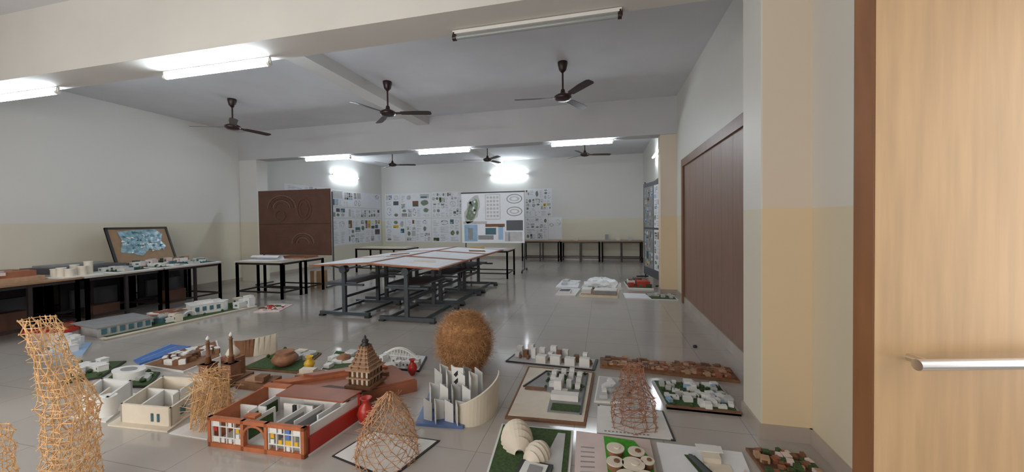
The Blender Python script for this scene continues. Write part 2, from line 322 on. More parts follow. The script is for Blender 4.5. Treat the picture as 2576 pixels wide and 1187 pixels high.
# brown board with raised circular relief
b=Bd();yb=7.65;x0,x1=-8.36,-6.28;z0,z1=.74,2.32
b.prism([(x0,yb),(x1,yb),(x1,yb+.03),(x0,yb+.03)],z0,z1,DBROWN)
LB=mat('pale_relief_brown',(.25,.17,.135),.7,.1);LB2=mat('relief_brown',(.16,.085,.06),.7,.1)
def ring(cx,cy,rx,ry,t0=0,t1=6.283,w=.012,N=28,m=LB,dp=.02):
    for i in range(N):
        a=t0+(t1-t0)*i/N;c=t0+(t1-t0)*(i+1)/N
        vs=[]
        for d_ in (yb,yb-dp):
            vs+=[(cx+rx*math.cos(a),d_,cy+ry*math.sin(a)),(cx+rx*math.cos(c),d_,cy+ry*math.sin(c)),(cx+(rx-w)*math.cos(c),d_,cy+(ry-w)*math.sin(c)),(cx+(rx-w)*math.cos(a),d_,cy+(ry-w)*math.sin(a))]
        b.add(vs,[[0,1,2,3],[4,5,6,7],[0,1,5,4],[1,2,6,5],[2,3,7,6],[3,0,4,7]],m)
for r,m in ((.42,LB),(.34,LB2),(.25,LB),(.2,LB2)): ring(-7.65,1.88,r,r*.75,0,3.14,m=m)
for r,m in ((.32,LB),(.25,LB2),(.18,LB)): ring(-7.05,1.02,r,r*.8,0,3.14,m=m)
ring(-7.0,1.85,.2,.26,m=LB2);ring(-7.7,1.70,.15,.13,m=LB2);ring(-7.0,1.85,.12,.18,m=LB2)
for i in range(18): a=math.pi*i/18;b.tube((-7.65+.25*math.cos(a),yb-.01,1.88+.19*math.sin(a)),(-7.65+.40*math.cos(a),yb-.01,1.88+.30*math.sin(a)),.004,LB2,4)
for i in range(24):
    x=random.uniform(x0+.2,x1-.5);zz=random.uniform(.85,2.2);l=random.uniform(.1,.3)
    b.add([(x,yb-.004,zz),(x+l,yb-.004,zz),(x+l,yb-.004,zz+.006),(x,yb-.004,zz+.006)],[[0,1,2,3]],LB2)
b.b(x0,yb-.006,x1,yb-.002,1.49,1.50,BLACK)
for x in (x0+.08,x1+.02): b.tube((x,yb+.05,0.02),(x,yb+.05,2.25),.018,GSTEEL,8);b.tube((x,yb-.2,.02),(x,yb+.3,.02),.018,GSTEEL,8)
b.build('brown_display_board')
b=Bd();b.b(-6.62,7.36,-6.34,7.58,0,.4,mat('cardboard',(.35,.2,.11),.8,.1));b.b(-6.51,7.355,-6.45,7.585,.001,.402,CREAM);b.build('cardboard_box')
b=Bd();p0=Vector((1.30,8.75,0));p1=Vector((1.0,10.3,0));d=(p1-p0).normalized();n=Vector((-d.y,d.x,0))
qr=lambda u,v,dd:tuple(p0+d*u+n*dd+Vector((0,0,v)))
L=(p1-p0).length
b.add([qr(0,.1,-.02),qr(L,.1,-.02),qr(L,2.4,-.02),qr(0,2.4,-.02),qr(0,.1,.0),qr(L,.1,.0),qr(L,2.4,.0),qr(0,2.4,.0)],[[0,1,2,3],[4,5,6,7],[0,1,5,4],[1,2,6,5],[2,3,7,6],[3,0,4,7]],DGREY)
for k,(a,c,e,f_) in enumerate([(.05,1.3,.75,2.3),(.8,1.3,1.5,2.3),(.05,.3,.75,1.25),(.8,.3,1.5,1.25)]): sheet(b,qr,a,c,e,f_,16,60+k,GREY if k%2 else PAPER)
for u in (.05,L-.05): b.tube(qr(u,0,-.03),qr(u,2.45,-.03),.018,STEEL,8);b.tube(qr(u,.03,-.1),qr(u,.03,.2),.018,STEEL,8)
b.build('poster_display_board')
b=Bd();W,H=1.02,.76
b.b(0,-.02,W,.0,0,H,mat('kraft_mount',(.30,.19,.10),.5,.1))
for a,c,e,f_ in [(0,0,W,.035),(0,H-.035,W,H),(0,0,.035,H),(W-.035,0,W,H)]: b.b(a,-.035,e,.0,c,f_,BLACK)
GL=mat('foil_blue',(.25,.42,.50),.08,.5,14,.9)
P=[(.13,.26),(.20,.5),(.17,.68),(.45,.70),(.8,.71),(.9,.6),(.84,.45),(.90,.33),(.75,.25),(.6,.3),(.45,.16),(.3,.22)]
b.add([(x,-.026,y) for x,y in P],[list(range(len(P)))],GL)
for i in range(44):
    x=random.uniform(.18,.82);y=random.uniform(.26,.64);a=random.uniform(0,6);l=random.uniform(.05,.13)
    b.add([(x,-.028,y),(x+l*math.cos(a),-.045,y+l*.6*math.sin(a)),(x+l*math.cos(a+1.4)*.6,-.03,y+l*.5*math.sin(a+1.4))],[[0,1,2]],random.choice([GL,FOIL,FOIL,LBLUE,TEAL,TEAL]))
b.xf(0,Matrix.Translation((-8.70,4.98,.755))@Matrix.Rotation(math.radians(90),4,'Z')@Matrix.Rotation(math.radians(-22),4,'X'))
b.build('framed_relief_artwork')

# ---------------- architectural models ----------------
def base(b,q,z,m,rim=None,z0=.0):
    b.q=q
    if rim: b.b(0,0,1,1,z0,z*.8+z0*.2,rim);b.b(.03,.03,.97,.97,z*.8,z,m)
    else: b.b(0,0,1,1,z0,z,m)
def room(b,u0,v0,u1,v1,z0,z1,m,t=.04):
    b.b(u0,v0,u1,v0+t,z0,z1,m);b.b(u0,v1-t,u1,v1,z0,z1,m);b.b(u0,v0,u0+t,v1,z0,z1,m);b.b(u1-t,v0,u1,v1,z0,z1,m)
rnd=random.Random(5)
def trees(b,n,u0,v0,u1,v1,z,r,m):
    for _ in range(n): 
        u=rnd.uniform(u0,u1);v=rnd.uniform(v0,v1);b.lathe(u,v,z,[(r*.3,0),(r,r*.6),(r*.9,r*1.2),(r*.3,r*1.8)],m,7)
def blocks(b,n,u0,v0,u1,v1,z0,zs,s,ms):
    for _ in range(n):
        u=rnd.uniform(u0,u1);v=rnd.uniform(v0,v1);w=rnd.uniform(*s);d=rnd.uniform(*s);h=z0+rnd.uniform(*zs);a=rnd.choice([0,.1,.3,-.2]);m=rnd.choice(ms)
        b.rb(u,v,w,d,z0,h,m,a)
        if h-z0>.05:
            b.rb(u,v,w+.008,d+.008,h,h+.004,m,a);b.rb(u,v,w*.4,d+.003,z0+(h-z0)*.35,z0+(h-z0)*.7,TEAL if m is WHITE else DGREY,a)
b=Bd();base(b,[(-6.39,2.93),(-5.90,3.05),(-6.40,3.40),(-6.95,3.28)],.012,LBLUE);blocks(b,16,.15,.2,.85,.85,.012,(.06,.15),(.05,.12),[WHITE]);b.build('lakeside_house_model')
b=Bd();SQ=[(-6.35,3.5),(-6.1,5.5),(-6.85,5.85),(-7.35,3.65)];base(b,SQ,.02,GREEN,CREAM);b.b(0,0,1,.05,.0,.03,CREAM)
b.b(.0,.2,.28,.85,.02,.14,LGREY);b.b(-.01,.17,.29,.88,.14,.155,GREY)
for i in range(6): b.b(.02+.045*i,.185,.045+.045*i,.2,.05,.12,TEAL)
for i in range(3): b.rb(.32+i*.07,.45,.16,.26,.02,.14+.03*(i%2),WHITE,.1*i);b.rb(.32+i*.07,.4,.13,.23,.14+.03*(i%2),.15+.03*(i%2),RUST)
for i in range(3): b.rb(.32+i*.07,.44,.10,.27,.06,.10,TEAL,.1*i)
blocks(b,8,.34,.15,.5,.8,.02,(.05,.12),(.05,.12),[WHITE,CREAM,TEAL])
for i in range(9):
    a=math.pi*i/9;c=math.pi*(i+1)/9
    for v in (.3,.45): p=b.uv(.53+.04*math.cos(a),v);q_=b.uv(.53+.04*math.cos(c),v);b.tube((*p,.05+.07*math.sin(a)),(*q_,.05+.07*math.sin(c)),.014,WHITE,6)
b.b(.50,.45,.58,.8,.02,.10,WHITE)
trees(b,30,.02,.08,.98,.95,.02,.02,GREEN)
b.q=[(-6.55,4.72),(-6.38,5.12),(-6.72,5.3),(-6.9,4.88)];b.b(0,0,1,1,.02,.17,WHITE);b.b(-.03,-.03,1.03,1.03,.17,.18,WHITE);b.cyl(1.0,.2,.02,.18,.07,.07,WHITE,18);b.cyl(1.0,.2,.18,.19,.08,.08,WHITE,18)
for i in range(4): b.b(.1+.22*i,-.02,.22+.22*i,0,.07,.14,TEAL);b.b(1.0,.1+.22*i,1.02,.24+.22*i,.07,.14,TEAL)
b.b(.2,.2,.7,.7,.18,.21,WHITE)
b.q=[(-6.28,5.3),(-6.2,5.5),(-6.6,5.75),(-6.75,5.45)];blocks(b,9,.05,.05,.95,.95,.02,(.08,.16),(.1,.16),[WHITE,WHITE,CREAM]);b.b(.1,-.02,.3,0,.06,.12,TEAL);b.build('village_street_model')
b=Bd();b.q=[(-7.46,3.3),(-6.9,3.42),(-7.0,3.6),(-7.48,3.75)];b.b(0,0,1,1,0,.10,PINK);b.b(-.05,-.05,1.05,1.05,.10,.13,RED);b.b(.2,.2,.8,.8,.13,.15,RUST);b.build('red_roof_model')
b=Bd();base(b,[(-5.80,5.16),(-5.41,5.30),(-5.60,5.80),(-6.05,5.74)],.012,PINK);blocks(b,24,.08,.1,.92,.9,.012,(.01,.03),(.03,.08),[RED,WHITE,GREEN,PINK]);b.build('small_site_model')
b=Bd();base(b,[(-5.0,2.42),(-4.82,2.62),(-5.12,3.0),(-5.6,2.85)],.02,GREEN,BLACK);b.rb(.5,.5,.2,.12,.02,.08,WHITE,.4);blocks(b,7,.2,.2,.8,.8,.02,(.03,.07),(.05,.09),[WHITE]);trees(b,16,.05,.05,.95,.95,.02,.02,GREEN);b.build('green_campus_model')
b=Bd();base(b,[(-5.08,3.04),(-4.86,2.96),(-4.92,3.52),(-5.28,3.52)],.02,BLUE);b.b(.05,.0,.1,1,.02,.022,LBLUE);b.b(.5,.1,.53,.9,.02,.022,LBLUE);b.build('blue_river_model')
b=Bd();base(b,[(-4.68,2.46),(-4.08,2.56),(-4.38,2.84),(-4.78,2.82)],.02,GREEN,BLACK);b.cyl(.42,.5,.02,.09,.13,.13,WHITE,28,1.2,.7);b.cyl(.42,.5,.09,.10,.14,.14,WHITE,28,1.2,.7);b.cyl(.42,.5,.10,.105,.07,.07,GREY,28,1.2,.7);b.b(.65,.3,.9,.7,.02,.05,LGREY);trees(b,14,.05,.05,.95,.95,.02,.02,GREEN);b.build('stadium_model')
b=Bd();base(b,[(-4.80,2.93),(-4.16,2.90),(-4.2,3.32),(-4.84,3.78)],.02,BROWN,WHITE)
for k,(r,h) in enumerate([(.25,.05),(.18,.05)]):
    N=26;X,Y=b.uv(.5,.5)
    for i in range(N-6):
        a=i*6.283/N+.6;c=(i+1)*6.283/N+.6
        q=b.q;b.q=None;b.prism([(X+r*math.cos(a),Y+r*math.sin(a)),(X+r*math.cos(c),Y+r*math.sin(c)),(X+(r-.04)*math.cos(c),Y+(r-.04)*math.sin(c)),(X+(r-.04)*math.cos(a),Y+(r-.04)*math.sin(a))],.02,.02+h,WHITE if i%3 else BROWN);b.q=q
blocks(b,12,.35,.3,.7,.7,.02,(.03,.07),(.04,.08),[WHITE,BROWN,BROWN]);b.build('circular_courtyard_model')
b=Bd();N=10;pts=[(-4.08+.34*t/N,3.42+.18*t/N-.10*math.sin(math.pi*t/N)) for t in range(N+1)]
for i in range(N):
    (x0,y0),(x1,y1)=pts[i],pts[i+1];m=BROWN if i<6 else CREAM
    h0=.17+.006*i;h1=.17+.006*(i+1)
    b.add([(x0,y0,0),(x1,y1,0),(x1+.03,y1-.02,h1),(x0-.03+.006*i,y0-.02,h0),(x0+.005,y0+.02,0),(x1+.005,y1+.02,0),(x1+.035,y1,h1),(x0-.025+.006*i,y0,h0)],[[0,1,2,3],[4,5,6,7],[0,1,5,4],[3,2,6,7],[0,3,7,4],[1,2,6,5]],m if i!=0 else RUST)
b.build('curved_pavilion_model')
b=Bd();base(b,[(-4.08,2.03),(-3.70,2.03),(-4.0,2.44),(-4.40,2.40)],.012,WHITE);b.b(.1,.15,.9,.2,.012,.16,WHITE);b.b(.1,.15,.16,.85,.012,.16,WHITE);b.b(.84,.15,.9,.85,.012,.16,WHITE);b.b(.1,.8,.9,.86,.012,.16,WHITE);b.b(.3,.145,.5,.15,.012,.12,TERRA);b.b(.5,.2,.55,.6,.012,.14,CREAM)
b.cyl(.80,.2,.012,.155,.065,.065,WHITE,20);b.build('cylindrical_room_model')
b=Bd();q9=[(-3.58,2.05),(-3.12,2.08),(-3.33,2.56),(-3.86,2.52)];base(b,[(-3.63,2.0),(-3.08,2.03),(-3.3,2.6),(-3.92,2.56)],.012,CREAM);b.q=q9
room(b,0,0,1,1,.012,.15,CREAM,.035);b.b(.35,.03,.38,.55,.012,.14,WHITE);b.b(.03,.55,.7,.58,.012,.14,WHITE);b.b(.65,.4,.68,1,.012,.14,WHITE)
for u in (.62,.74): b.b(u,-.012,u+.04,.0,.04,.10,TEAL)
for v in (.2,.5,.7): b.b(1.0,v,1.012,v+.1,.05,.11,TEAL)
b.build('white_house_plan_model')
b=Bd();base(b,[(-3.72,2.66),(-3.34,2.66),(-3.36,2.98),(-3.95,2.98)],.05,BROWN)
for x,y,h in ((-3.62,2.74,.45),(-3.42,2.80,.48)):
    b.q=None;b.rb(x,y,.10,.10,.05,.2,CLAY);b.rb(x,y,.115,.115,.19,.2,BROWN);b.lathe(x,y,.2,[(.028,0),(.02,.06),(.028,.065),(.017,.07),(.014,h-.26),(.022,h-.255),(.012,h-.25),(.012,h-.235)],BROWN,12);b.lathe(x,y,h-.035,[(.004,0),(.014,.01),(.016,.02),(.01,.03),(.002,.045)],WHITE,12)
b.rb(-3.52,2.9,.18,.1,.05,.22,CLAY);b.lathe(-3.52,2.9,.22,[(.05,0),(.06,.03),(.04,.07),(.004,.11)],CREAM,14);b.build('twin_minaret_mosque_model')
def fuzzy(b,cx,cy,z0,z1,rx,ry,n,m,r=.0018,shape=None,inner=.0,lmax=.11):
    rn=random.Random(3);H=(z1-z0)
    def pt():
        t=rn.random();a=rn.uniform(0,6.283);R=shape(t);k=rn.uniform(inner,1)**.5
        return Vector((cx+rx*R*k*math.cos(a),cy+ry*R*k*math.sin(a),z0+H*t))
    for _ in range(n):
        p=pt();q=p+Vector((rn.gauss(0,1),rn.gauss(0,1),rn.gauss(0,1))).normalized()*rn.uniform(.04,lmax)
        t=(q.z-z0)/H
        if t<0 or t>1.03: q.z=p.z
        b.tube(p,q,r,m if not isinstance(m,list) else rn.choice(m),3)
egg=lambda t:math.sin(math.pi*min(1,max(0,(t*.90+.09))))**.5
b=Bd();b.lathe(-1.38,3.57,0,[(.10,0),(.12,.02),(.19,.08),(.235,.2),(.25,.32),(.225,.44),(.15,.53),(.05,.56)],BUSH,24,1,.9);b.lathe(-1.38,3.57,0,[(.16,0),(.16,.012),(.12,.02)],TERRA,20)
fuzzy(b,-1.38,3.57,.02,.59,.265,.25,7500,[BUSH,BUSH,STRAWD],.0012,egg,inner=.85,lmax=.09)
b.build('fibre_ball_sculpture')
b=Bd();hump=lambda t:(1-t)**.45*(.8+.5*t)
fuzzy(b,-2.87,2.19,.01,.42,.175,.14,620,STRAW,.0020,hump,inner=.1,lmax=.14)
for i in range(60):
    a=random.uniform(0,6.28);b.tube((-2.87+.15*math.cos(a),2.19+.12*math.sin(a),.008),(-2.87+.12*math.cos(a+.6),2.19+.1*math.sin(a+.6),random.uniform(.18,.38)),.0022,STRAW,4)
b.b(-3.05,2.02,-2.70,2.34,0,.008,WHITE);b.build('straw_hut_sculpture')
def lattice(b,fn,zs,N,r,m,jit=.004,diag=True):
    prev=None
    for k,z in enumerate(zs):
        cx,cy,hx,hy=fn(z);ring_=[]
        for i in range(N):
            a=2*math.pi*(i+.5)/N;c,s=math.cos(a),math.sin(a);f=1/max(abs(c),abs(s))**.5
            ring_.append(Vector((cx+hx*c*f+random.gauss(0,jit),cy+hy*s*f+random.gauss(0,jit),z)))
        for i in range(N):
            p,q=ring_[i],ring_[(i+1)%N];e=(q-p)*.25;b.tube(p-e,q+e,r,m,4)
            if prev: 
                b.tube(prev[i],ring_[i]+(ring_[i]-prev[i])*.2,r,m,4)
                if diag and (i+k)%2: b.tube(prev[i],ring_[(i+1)%N],r*.8,m,4)
        prev=ring_
def twf(z):
    if z<.55: return (-2.86,1.42,.112,.09)
    s=(z-.55)/.45;return (-2.86-.20*s,1.42-.02*s,.112-.05*min(1,s*2),.09-.03*min(1,s*2))
b=Bd();lattice(b,twf,[i*.99/28 for i in range(29)],18,.0022,STRAW,.006)
lattice(b,lambda z:(twf(z)[0],twf(z)[1],twf(z)[2]*.6,twf(z)[3]*.6),[i*.05 for i in range(15)],12,.0022,STRAW,.009)
for i in range(120):
    z=random.uniform(.02,.95);cx,cy,hx,hy=twf(z);a=random.uniform(0,6.28);p=Vector((cx+hx*math.cos(a),cy+hy*math.sin(a),z));b.tube(p,p+Vector((math.cos(a)*.03,math.sin(a)*.03,random.uniform(-.03,.04))),.0018,STRAW,4)
b.build('stick_lattice_tower')
b=Bd();lattice(b,lambda z:(-3.20,1.28,.08*(1-z*.6),.08*(1-z*.6)),[i*.035 for i in range(13)],12,.0022,STRAW,.006);b.build('stick_lattice_tower')
b=Bd();base(b,[(-1.71,2.05),(-1.22,1.93),(-1.10,2.36),(-1.63,2.36)],.008,WHITE,BLACK)
b.q=None
N=20;HH=.42;K=13
def cr(t): return .185*(1-t**1.7)**.75+.012
prev=None
for k in range(K+1):
    tt=k/K*.985;z=.01+(HH-.01)*tt;rr=cr(tt);cx,cy=-1.36+.03*tt,2.12;R=[Vector((cx+rr*math.cos(6.283*(i+(k%2)*.5)/N)+random.gauss(0,.004),cy+rr*.9*math.sin(6.283*(i+(k%2)*.5)/N)+random.gauss(0,.004),z)) for i in range(N)]
    for i in range(N):
        if (i+k)%3: b.tube(R[i],R[(i+1)%N],.0018,STRAWD,4)
        if prev:
            j=(i+(-1 if k%2 else 1))%N
            e=(R[i]-prev[i])*.25;b.tube(prev[i]-e,R[i]+e,.0024,STRAWD,4);e=(R[j]-prev[i])*.25;b.tube(prev[i]-e,R[j]+e,.0024,TAN if i%3==0 else STRAWD,4)
            o=(prev[i]-Vector((cx,cy,prev[i].z))).normalized();b.tube(prev[i],prev[i]+o*.02+Vector((random.gauss(0,.012),random.gauss(0,.012),random.gauss(0,.015))),.0018,STRAWD,3)
    prev=R
b.build('stick_lattice_cone')
b=Bd();q=[(-2.62,1.98),(-1.86,2.0),(-1.80,2.50),(-2.66,2.48)];base(b,q,.015,WHITE)
H=.2
b.b(0,.0,.02,1,.015,H,TERRA);b.b(.98,0,1,1,.015,.12,RED);b.b(.98,0,1,.06,.015,H,RED);b.b(.98,.94,1,1,.015,H,RED);b.b(.96,.02,.98,1,.015,H*.9,WHITE);b.b(0,.97,1,1,.015,H,WHITE)
b.b(0,-.03,1,.03,H-.022,H,TERRA);b.b(0,-.03,1,.03,.0,.03,TERRA)
for u in (0,.355,.60,.97): b.b(u,-.03,u+.03,.03,.0,H,TERRA)
for k in range(2):
    u0=.04 if k==0 else .64
    for i in range(4):
        for j in range(4):
            if rnd.random()<.38: continue
            m=rnd.choice([WHITE]*8+[BLUE,YEL,RED]);a=u0+i*.079
            if (i+j)%3==0: 
                b.b(a,-.005,a+.07,.005,.03+j*.037,.062+j*.037,m)
            else: b.b(a+.01,-.005,a+.045,.005,.03+j*.037,.058+j*.037,m)
    for i in range(5): b.b(u0+i*.079-.008,-.015,u0+i*.079,.012,.03,.178,WHITE)
    for j in (1,3): b.b(u0,-.012,u0+.31,.0,.026+j*.037,.032+j*.037,WHITE)
X=.49
for i in range(10):
    a=math.pi*i/10;c=math.pi*(i+1)/10
    P0=(X+.11*math.cos(a),.10+.07*math.sin(a));P1=(X+.11*math.cos(c),.10+.07*math.sin(c))
    w0=b.uv(P0[0],-.02);w1=b.uv(P1[0],-.02);b.tube((w0[0],w0[1],P0[1]),(w1[0],w1[1],P1[1]),.008,TERRA,6)
for u,v0,v1 in ((.36,.03,.5),(.2,.3,.85),(.62,.05,.6),(.75,.2,.7),(.86,.4,.95)): b.b(u,v0,u+.015,v1,.015,.17,WHITE);b.b(u+.015,v0+.03,u+.02,v1-.05,.05,.14,rnd.choice([GREY,LGREY,GREEN,TEAL]))
for v,u0,u1 in ((.45,.02,.3),(.6,.4,.7),(.8,.5,.95)): b.b(u0,v,u1,v+.02,.015,.17,WHITE)
b.b(.55,.5,.58,.53,.015,.19,BLACK);b.b(.80,.55,.97,.9,.1,.12,GREY)
b.b(.28,.66,.98,1.03,H,H+.012,RUST);b.b(.0,.9,.26,1.02,H,H+.012,TERRA);b.b(.30,.1,.42,.2,H-.02,H,TERRA)
b.build('terracotta_house_model')
b=Bd();b.q=[(-2.90,2.60),(-2.05,2.62),(-1.62,3.02),(-2.0,3.28)];b.b(0,0,1,1,0,.10,RUST);b.b(.02,.02,.98,.98,.10,.115,RUST);b.b(0.0,.1,.22,.9,.1,.14,TERRA);b.b(0.02,.3,.18,.8,.14,.16,RUST);b.b(.3,.75,.6,.8,.115,.15,BROWN);b.b(.6,.02,.98,.2,.115,.13,DBROWN);b.build('rust_plinth_model')
b=Bd();cx,cy=-1.98,2.80;z=.133
def lv(w,z0,z1,m,w2=None):
    w2=w2 or w;b.add([(cx-w/2,cy-w/2,z0),(cx+w/2,cy-w/2,z0),(cx+w/2,cy+w/2,z0),(cx-w/2,cy+w/2,z0),(cx-w2/2,cy-w2/2,z1),(cx+w2/2,cy-w2/2,z1),(cx+w2/2,cy+w2/2,z1),(cx-w2/2,cy+w2/2,z1)],[[0,1,2,3],[4,5,6,7],[0,1,5,4],[1,2,6,5],[2,3,7,6],[3,0,4,7]],m)
lv(.24,z-.002,z+.02,BROWN);lv(.16,z+.02,z+.14,CREAM)
for i in range(5):
    for s in (-1,1):
        o=-.09+.045*i
        for (px_,py_) in ((o,s*.09),(s*.09,o)): b.tube((cx+px_,cy+py_,z+.02),(cx+px_,cy+py_,z+.14),.009,BROWN,6)
lv(.22,z+.075,z+.083,TAN);w=.23;zz=z+.14
TN2=mat('aged_wood',(.32,.19,.11),.6,.2,20)
for k in range(6):
    lv(w,zz,zz+.010,TAN);lv(w*.92,zz+.010,zz+.032,TN2,w*.72)
    for s in (-1,1):
        for o in (-.3,0,.3): b.tube((cx+o*w,cy+s*w*.42,zz+.01),(cx+o*w,cy+s*w*.42,zz+.035),.007,BROWN,5);b.tube((cx+s*w*.42,cy+o*w,zz+.01),(cx+s*w*.42,cy+o*w,zz+.035),.007,BROWN,5)
    zz+=.031;w*=.83
b.lathe(cx,cy,zz,[(.035,0),(.04,.01),(.02,.02),(.03,.035),(.025,.05),(.008,.06),(.012,.07),(.002,.09)],BLACK,14)
b.build('temple_tower_model')
b=Bd();base(b,[(-3.66,3.10),(-2.98,3.12),(-3.16,3.66),(-3.70,3.69)],.02,GREEN,BROWN);blocks(b,8,.5,.5,.9,.9,.02,(.02,.05),(.06,.14),[WHITE,LGREY,CREAM]);trees(b,14,.05,.4,.5,.95,.02,.02,GREEN);b.build('green_garden_model')
def vase(x,y,z,s,m,name,prof=None):
    b=Bd();prof=prof or [(.025,0),(.03,.005),(.055,.05),(.065,.09),(.05,.135),(.022,.165),(.025,.185),(.045,.205),(.042,.205),(.02,.18)];b.lathe(x,y,z,[(r*s,h*s) for r,h in prof],m,24);b.build(name)
vase(-1.73,2.44,0,.98,RED,'red_vase');vase(-2.93,3.22,0.02,.8,YEL,'yellow_vase',[(.03,0),(.04,.01),(.065,.06),(.06,.09),(.03,.12),(.035,.14),(.05,.16),(.045,.16),(.02,.13)]);vase(-1.84,3.34,0,.75,RED,'red_vase')
vase(-3.25,3.24,.022,.9,CLAY,'clay_pot',[(.05,0),(.08,.01),(.135,.06),(.14,.09),(.11,.13),(.08,.14),(.1,.165),(.095,.165),(.07,.14)])
b=Bd();base(b,[(-3.28,2.72),(-2.95,2.72),(-2.98,2.93),(-3.30,2.90)],.06,BROWN);b.b(.2,.2,.8,.8,.06,.08,TAN);b.b(.6,.1,.9,.5,.08,.12,BROWN);b.build('brown_plinth_model')
b=Bd();base(b,[(-2.90,3.0),(-2.6,3.02),(-2.62,3.14),(-2.92,3.12)],.05,TAN,BROWN);b.b(.1,.2,.6,.8,.05,.09,CREAM);b.b(.7,.2,.9,.6,.05,.08,BROWN);b.build('sandstone_block_model')
b=Bd();base(b,[(-2.80,3.22),(-2.42,3.24),(-2.66,3.72),(-3.05,3.76)],.02,GREEN,WHITE);blocks(b,8,.1,.1,.9,.9,.02,(.02,.05),(.05,.12),[WHITE,LGREY,GREY]);b.lathe(.5,.5,.02,[(.08,0),(.07,.04),(.03,.07),(.005,.08)],CLAY,14);b.build('landscape_plan_model')
b=Bd();base(b,[(-2.30,3.42),(-1.80,3.41),(-1.91,3.80),(-2.48,3.86)],.02,WHITE,BLACK)
for s in (.45,.54):
    for i in range(12):
        a=i/12;c=(i+1)/12;p=b.uv(.08+.8*a,s);q_=b.uv(.08+.8*c,s);b.tube((*p,.06+.09*math.sin(math.pi*a)),(*q_,.06+.09*math.sin(math.pi*c)),.008,WHITE,6)
        b.tube((*p,.02),(*p,.06+.09*math.sin(math.pi*a)),.005,WHITE,4)
b.b(.08,.42,.88,.58,.07,.08,WHITE);blocks(b,8,.1,.1,.9,.35,.02,(.03,.08),(.03,.07),[WHITE]);b.build('white_bridge_model')
b=Bd();base(b,[(-1.36,2.50),(-1.0,2.53),(-1.0,3.1),(-1.52,3.12)],.02,mat('slate_blue',(.10,.16,.34),.4,.1))
for i in range(4):
    for j in range(4):
        u=.14+.22*i+.02*j;v=.10+.24*j;hh=.16+.03*j+.025*((i*3+j)%3)
        X,Y=b.uv(u,v);q=b.q;b.q=None;m=WHITE if (i+2*j)%4 else LGREY
        for ang,wd in (((.5,.045),(-1.0,.04)) if (i+j)%2 else ((-.2,.045),(1.2,.035))):
            i0=len(b.v)
            b.add([(0,0,0),(wd*1.6,0,0),(wd*1.6,0,hh*.85),(0,0,hh),(0,.004,0),(wd*1.6,.004,0),(wd*1.6,.004,hh*.85),(0,.004,hh)],[[0,1,2,3],[4,5,6,7],[0,1,5,4],[1,2,6,5],[2,3,7,6],[3,0,4,7]],m)
            b.xf(i0,Matrix.Translation((X,Y,.02))@Matrix.Rotation(ang,4,'Z'))
        b.q=q
X,Y=-1.17,2.86;b.q=None
b.b(X-.05,Y,X+.05,Y+.004,.02,.31,WHITE)
for dz in (.19,.25):
    b.add([(X-.035,Y-.001,dz),(X,Y-.001,dz+.035),(X+.035,Y-.001,dz),(X+.014,Y-.001,dz-.02),(X,Y-.001,dz),(X-.014,Y-.001,dz-.02)],[[0,4,5],[0,1,4],[1,2,4],[2,3,4]],BLACK)
N=18
def arc(t): 
    a=-2.1+2.6*t;return (-1.0+.17*math.cos(a),2.82+.26*math.sin(a))
for i in range(N):
    (x0,y0),(x1,y1)=arc(i/N),arc((i+1)/N);h0=.13+.15*math.sin(1.5*(i/N));h1=.13+.15*math.sin(1.5*(i+1)/N)
    b.add([(x0,y0,0),(x1,y1,0),(x1+.01,y1,h1),(x0+.01,y0,h0),(x0-.012,y0+.01,0),(x1-.012,y1+.01,0),(x1-.002,y1+.01,h1),(x0-.002,y0+.01,h0)],[[0,1,2,3],[4,5,6,7],[0,1,5,4],[3,2,6,7],[0,3,7,4],[1,2,6,5]],CREAM)
P=[arc(i/N) for i in range(N+1)];b.prism([(x-.01,y+.01) for x,y in P],.0,.012,CREAM)
b.build('fin_and_shell_museum_model')
b=Bd();base(b,[(-1.03,3.86),(-.10,3.80),(-.07,4.1),(-.97,4.16)],.015,LGREY,BLACK)
for i in range(4): b.b(.35+.16*i,.05+.02*i,.46+.16*i,.3,.015,.09+.01*(i%2),WHITE)
for i in range(9): b.b(.05+.1*i,.45,.10+.1*i,.6,.015,.06+.03*(i%3),BROWN if i%2 else WHITE)
for i in range(5): b.b(.03+.14*i,.75,.10+.14*i,.92,.015,.10+.03*(i%2),WHITE)
trees(b,20,.05,.3,.95,.7,.015,.018,BROWN);b.build('urban_block_model')
b=Bd();base(b,[(-.74,2.73),(-.14,2.76),(-.10,3.73),(-.76,3.75)],.02,CREAM,BROWN)
b.prism([(.06,.52),(.30,.9),(.92,.93),(.93,.12),(.50,.12),(.48,.45)],.02,.024,GREY)
for p,q_ in [((.06,.52),(.30,.9)),((.30,.9),(.92,.93)),((.92,.93),(.93,.12))]:
    d=Vector((q_[0]-p[0],q_[1]-p[1]));n_=Vector((-d.y,d.x)).normalized()*.02;b.prism([(p[0],p[1]),(q_[0],q_[1]),(q_[0]-n_.x,q_[1]-n_.y),(p[0]-n_.x,p[1]-n_.y)],.024,.032,BLACK);
b.b(.54,.15,.9,.26,.024,.03,GREEN);b.b(.5,.32,.86,.40,.024,.07,WHITE);b.b(.52,.42,.62,.50,.024,.14,WHITE);b.b(.62,.42,.70,.47,.024,.06,CREAM);b.b(.1,.47,.4,.53,.024,.028,BROWN)
for i in range(4):
    for j in range(4): 
        if (i*j)%3!=2: b.b(.42+.12*i,.56+.09*j,.49+.12*i,.61+.09*j,.024,.06+.015*((i+j)%3),WHITE)
trees(b,30,.35,.5,.9,.9,.024,.014,GREEN);b.build('campus_site_model')
b=Bd();base(b,[(-.05,3.89),(1.19,3.78),(1.2,4.11),(-.05,4.14)],.03,BROWN,BROWN);blocks(b,150,.03,.08,.97,.92,.03,(.01,.035),(.03,.06),[BROWN,DBROWN,TAN,RUST])
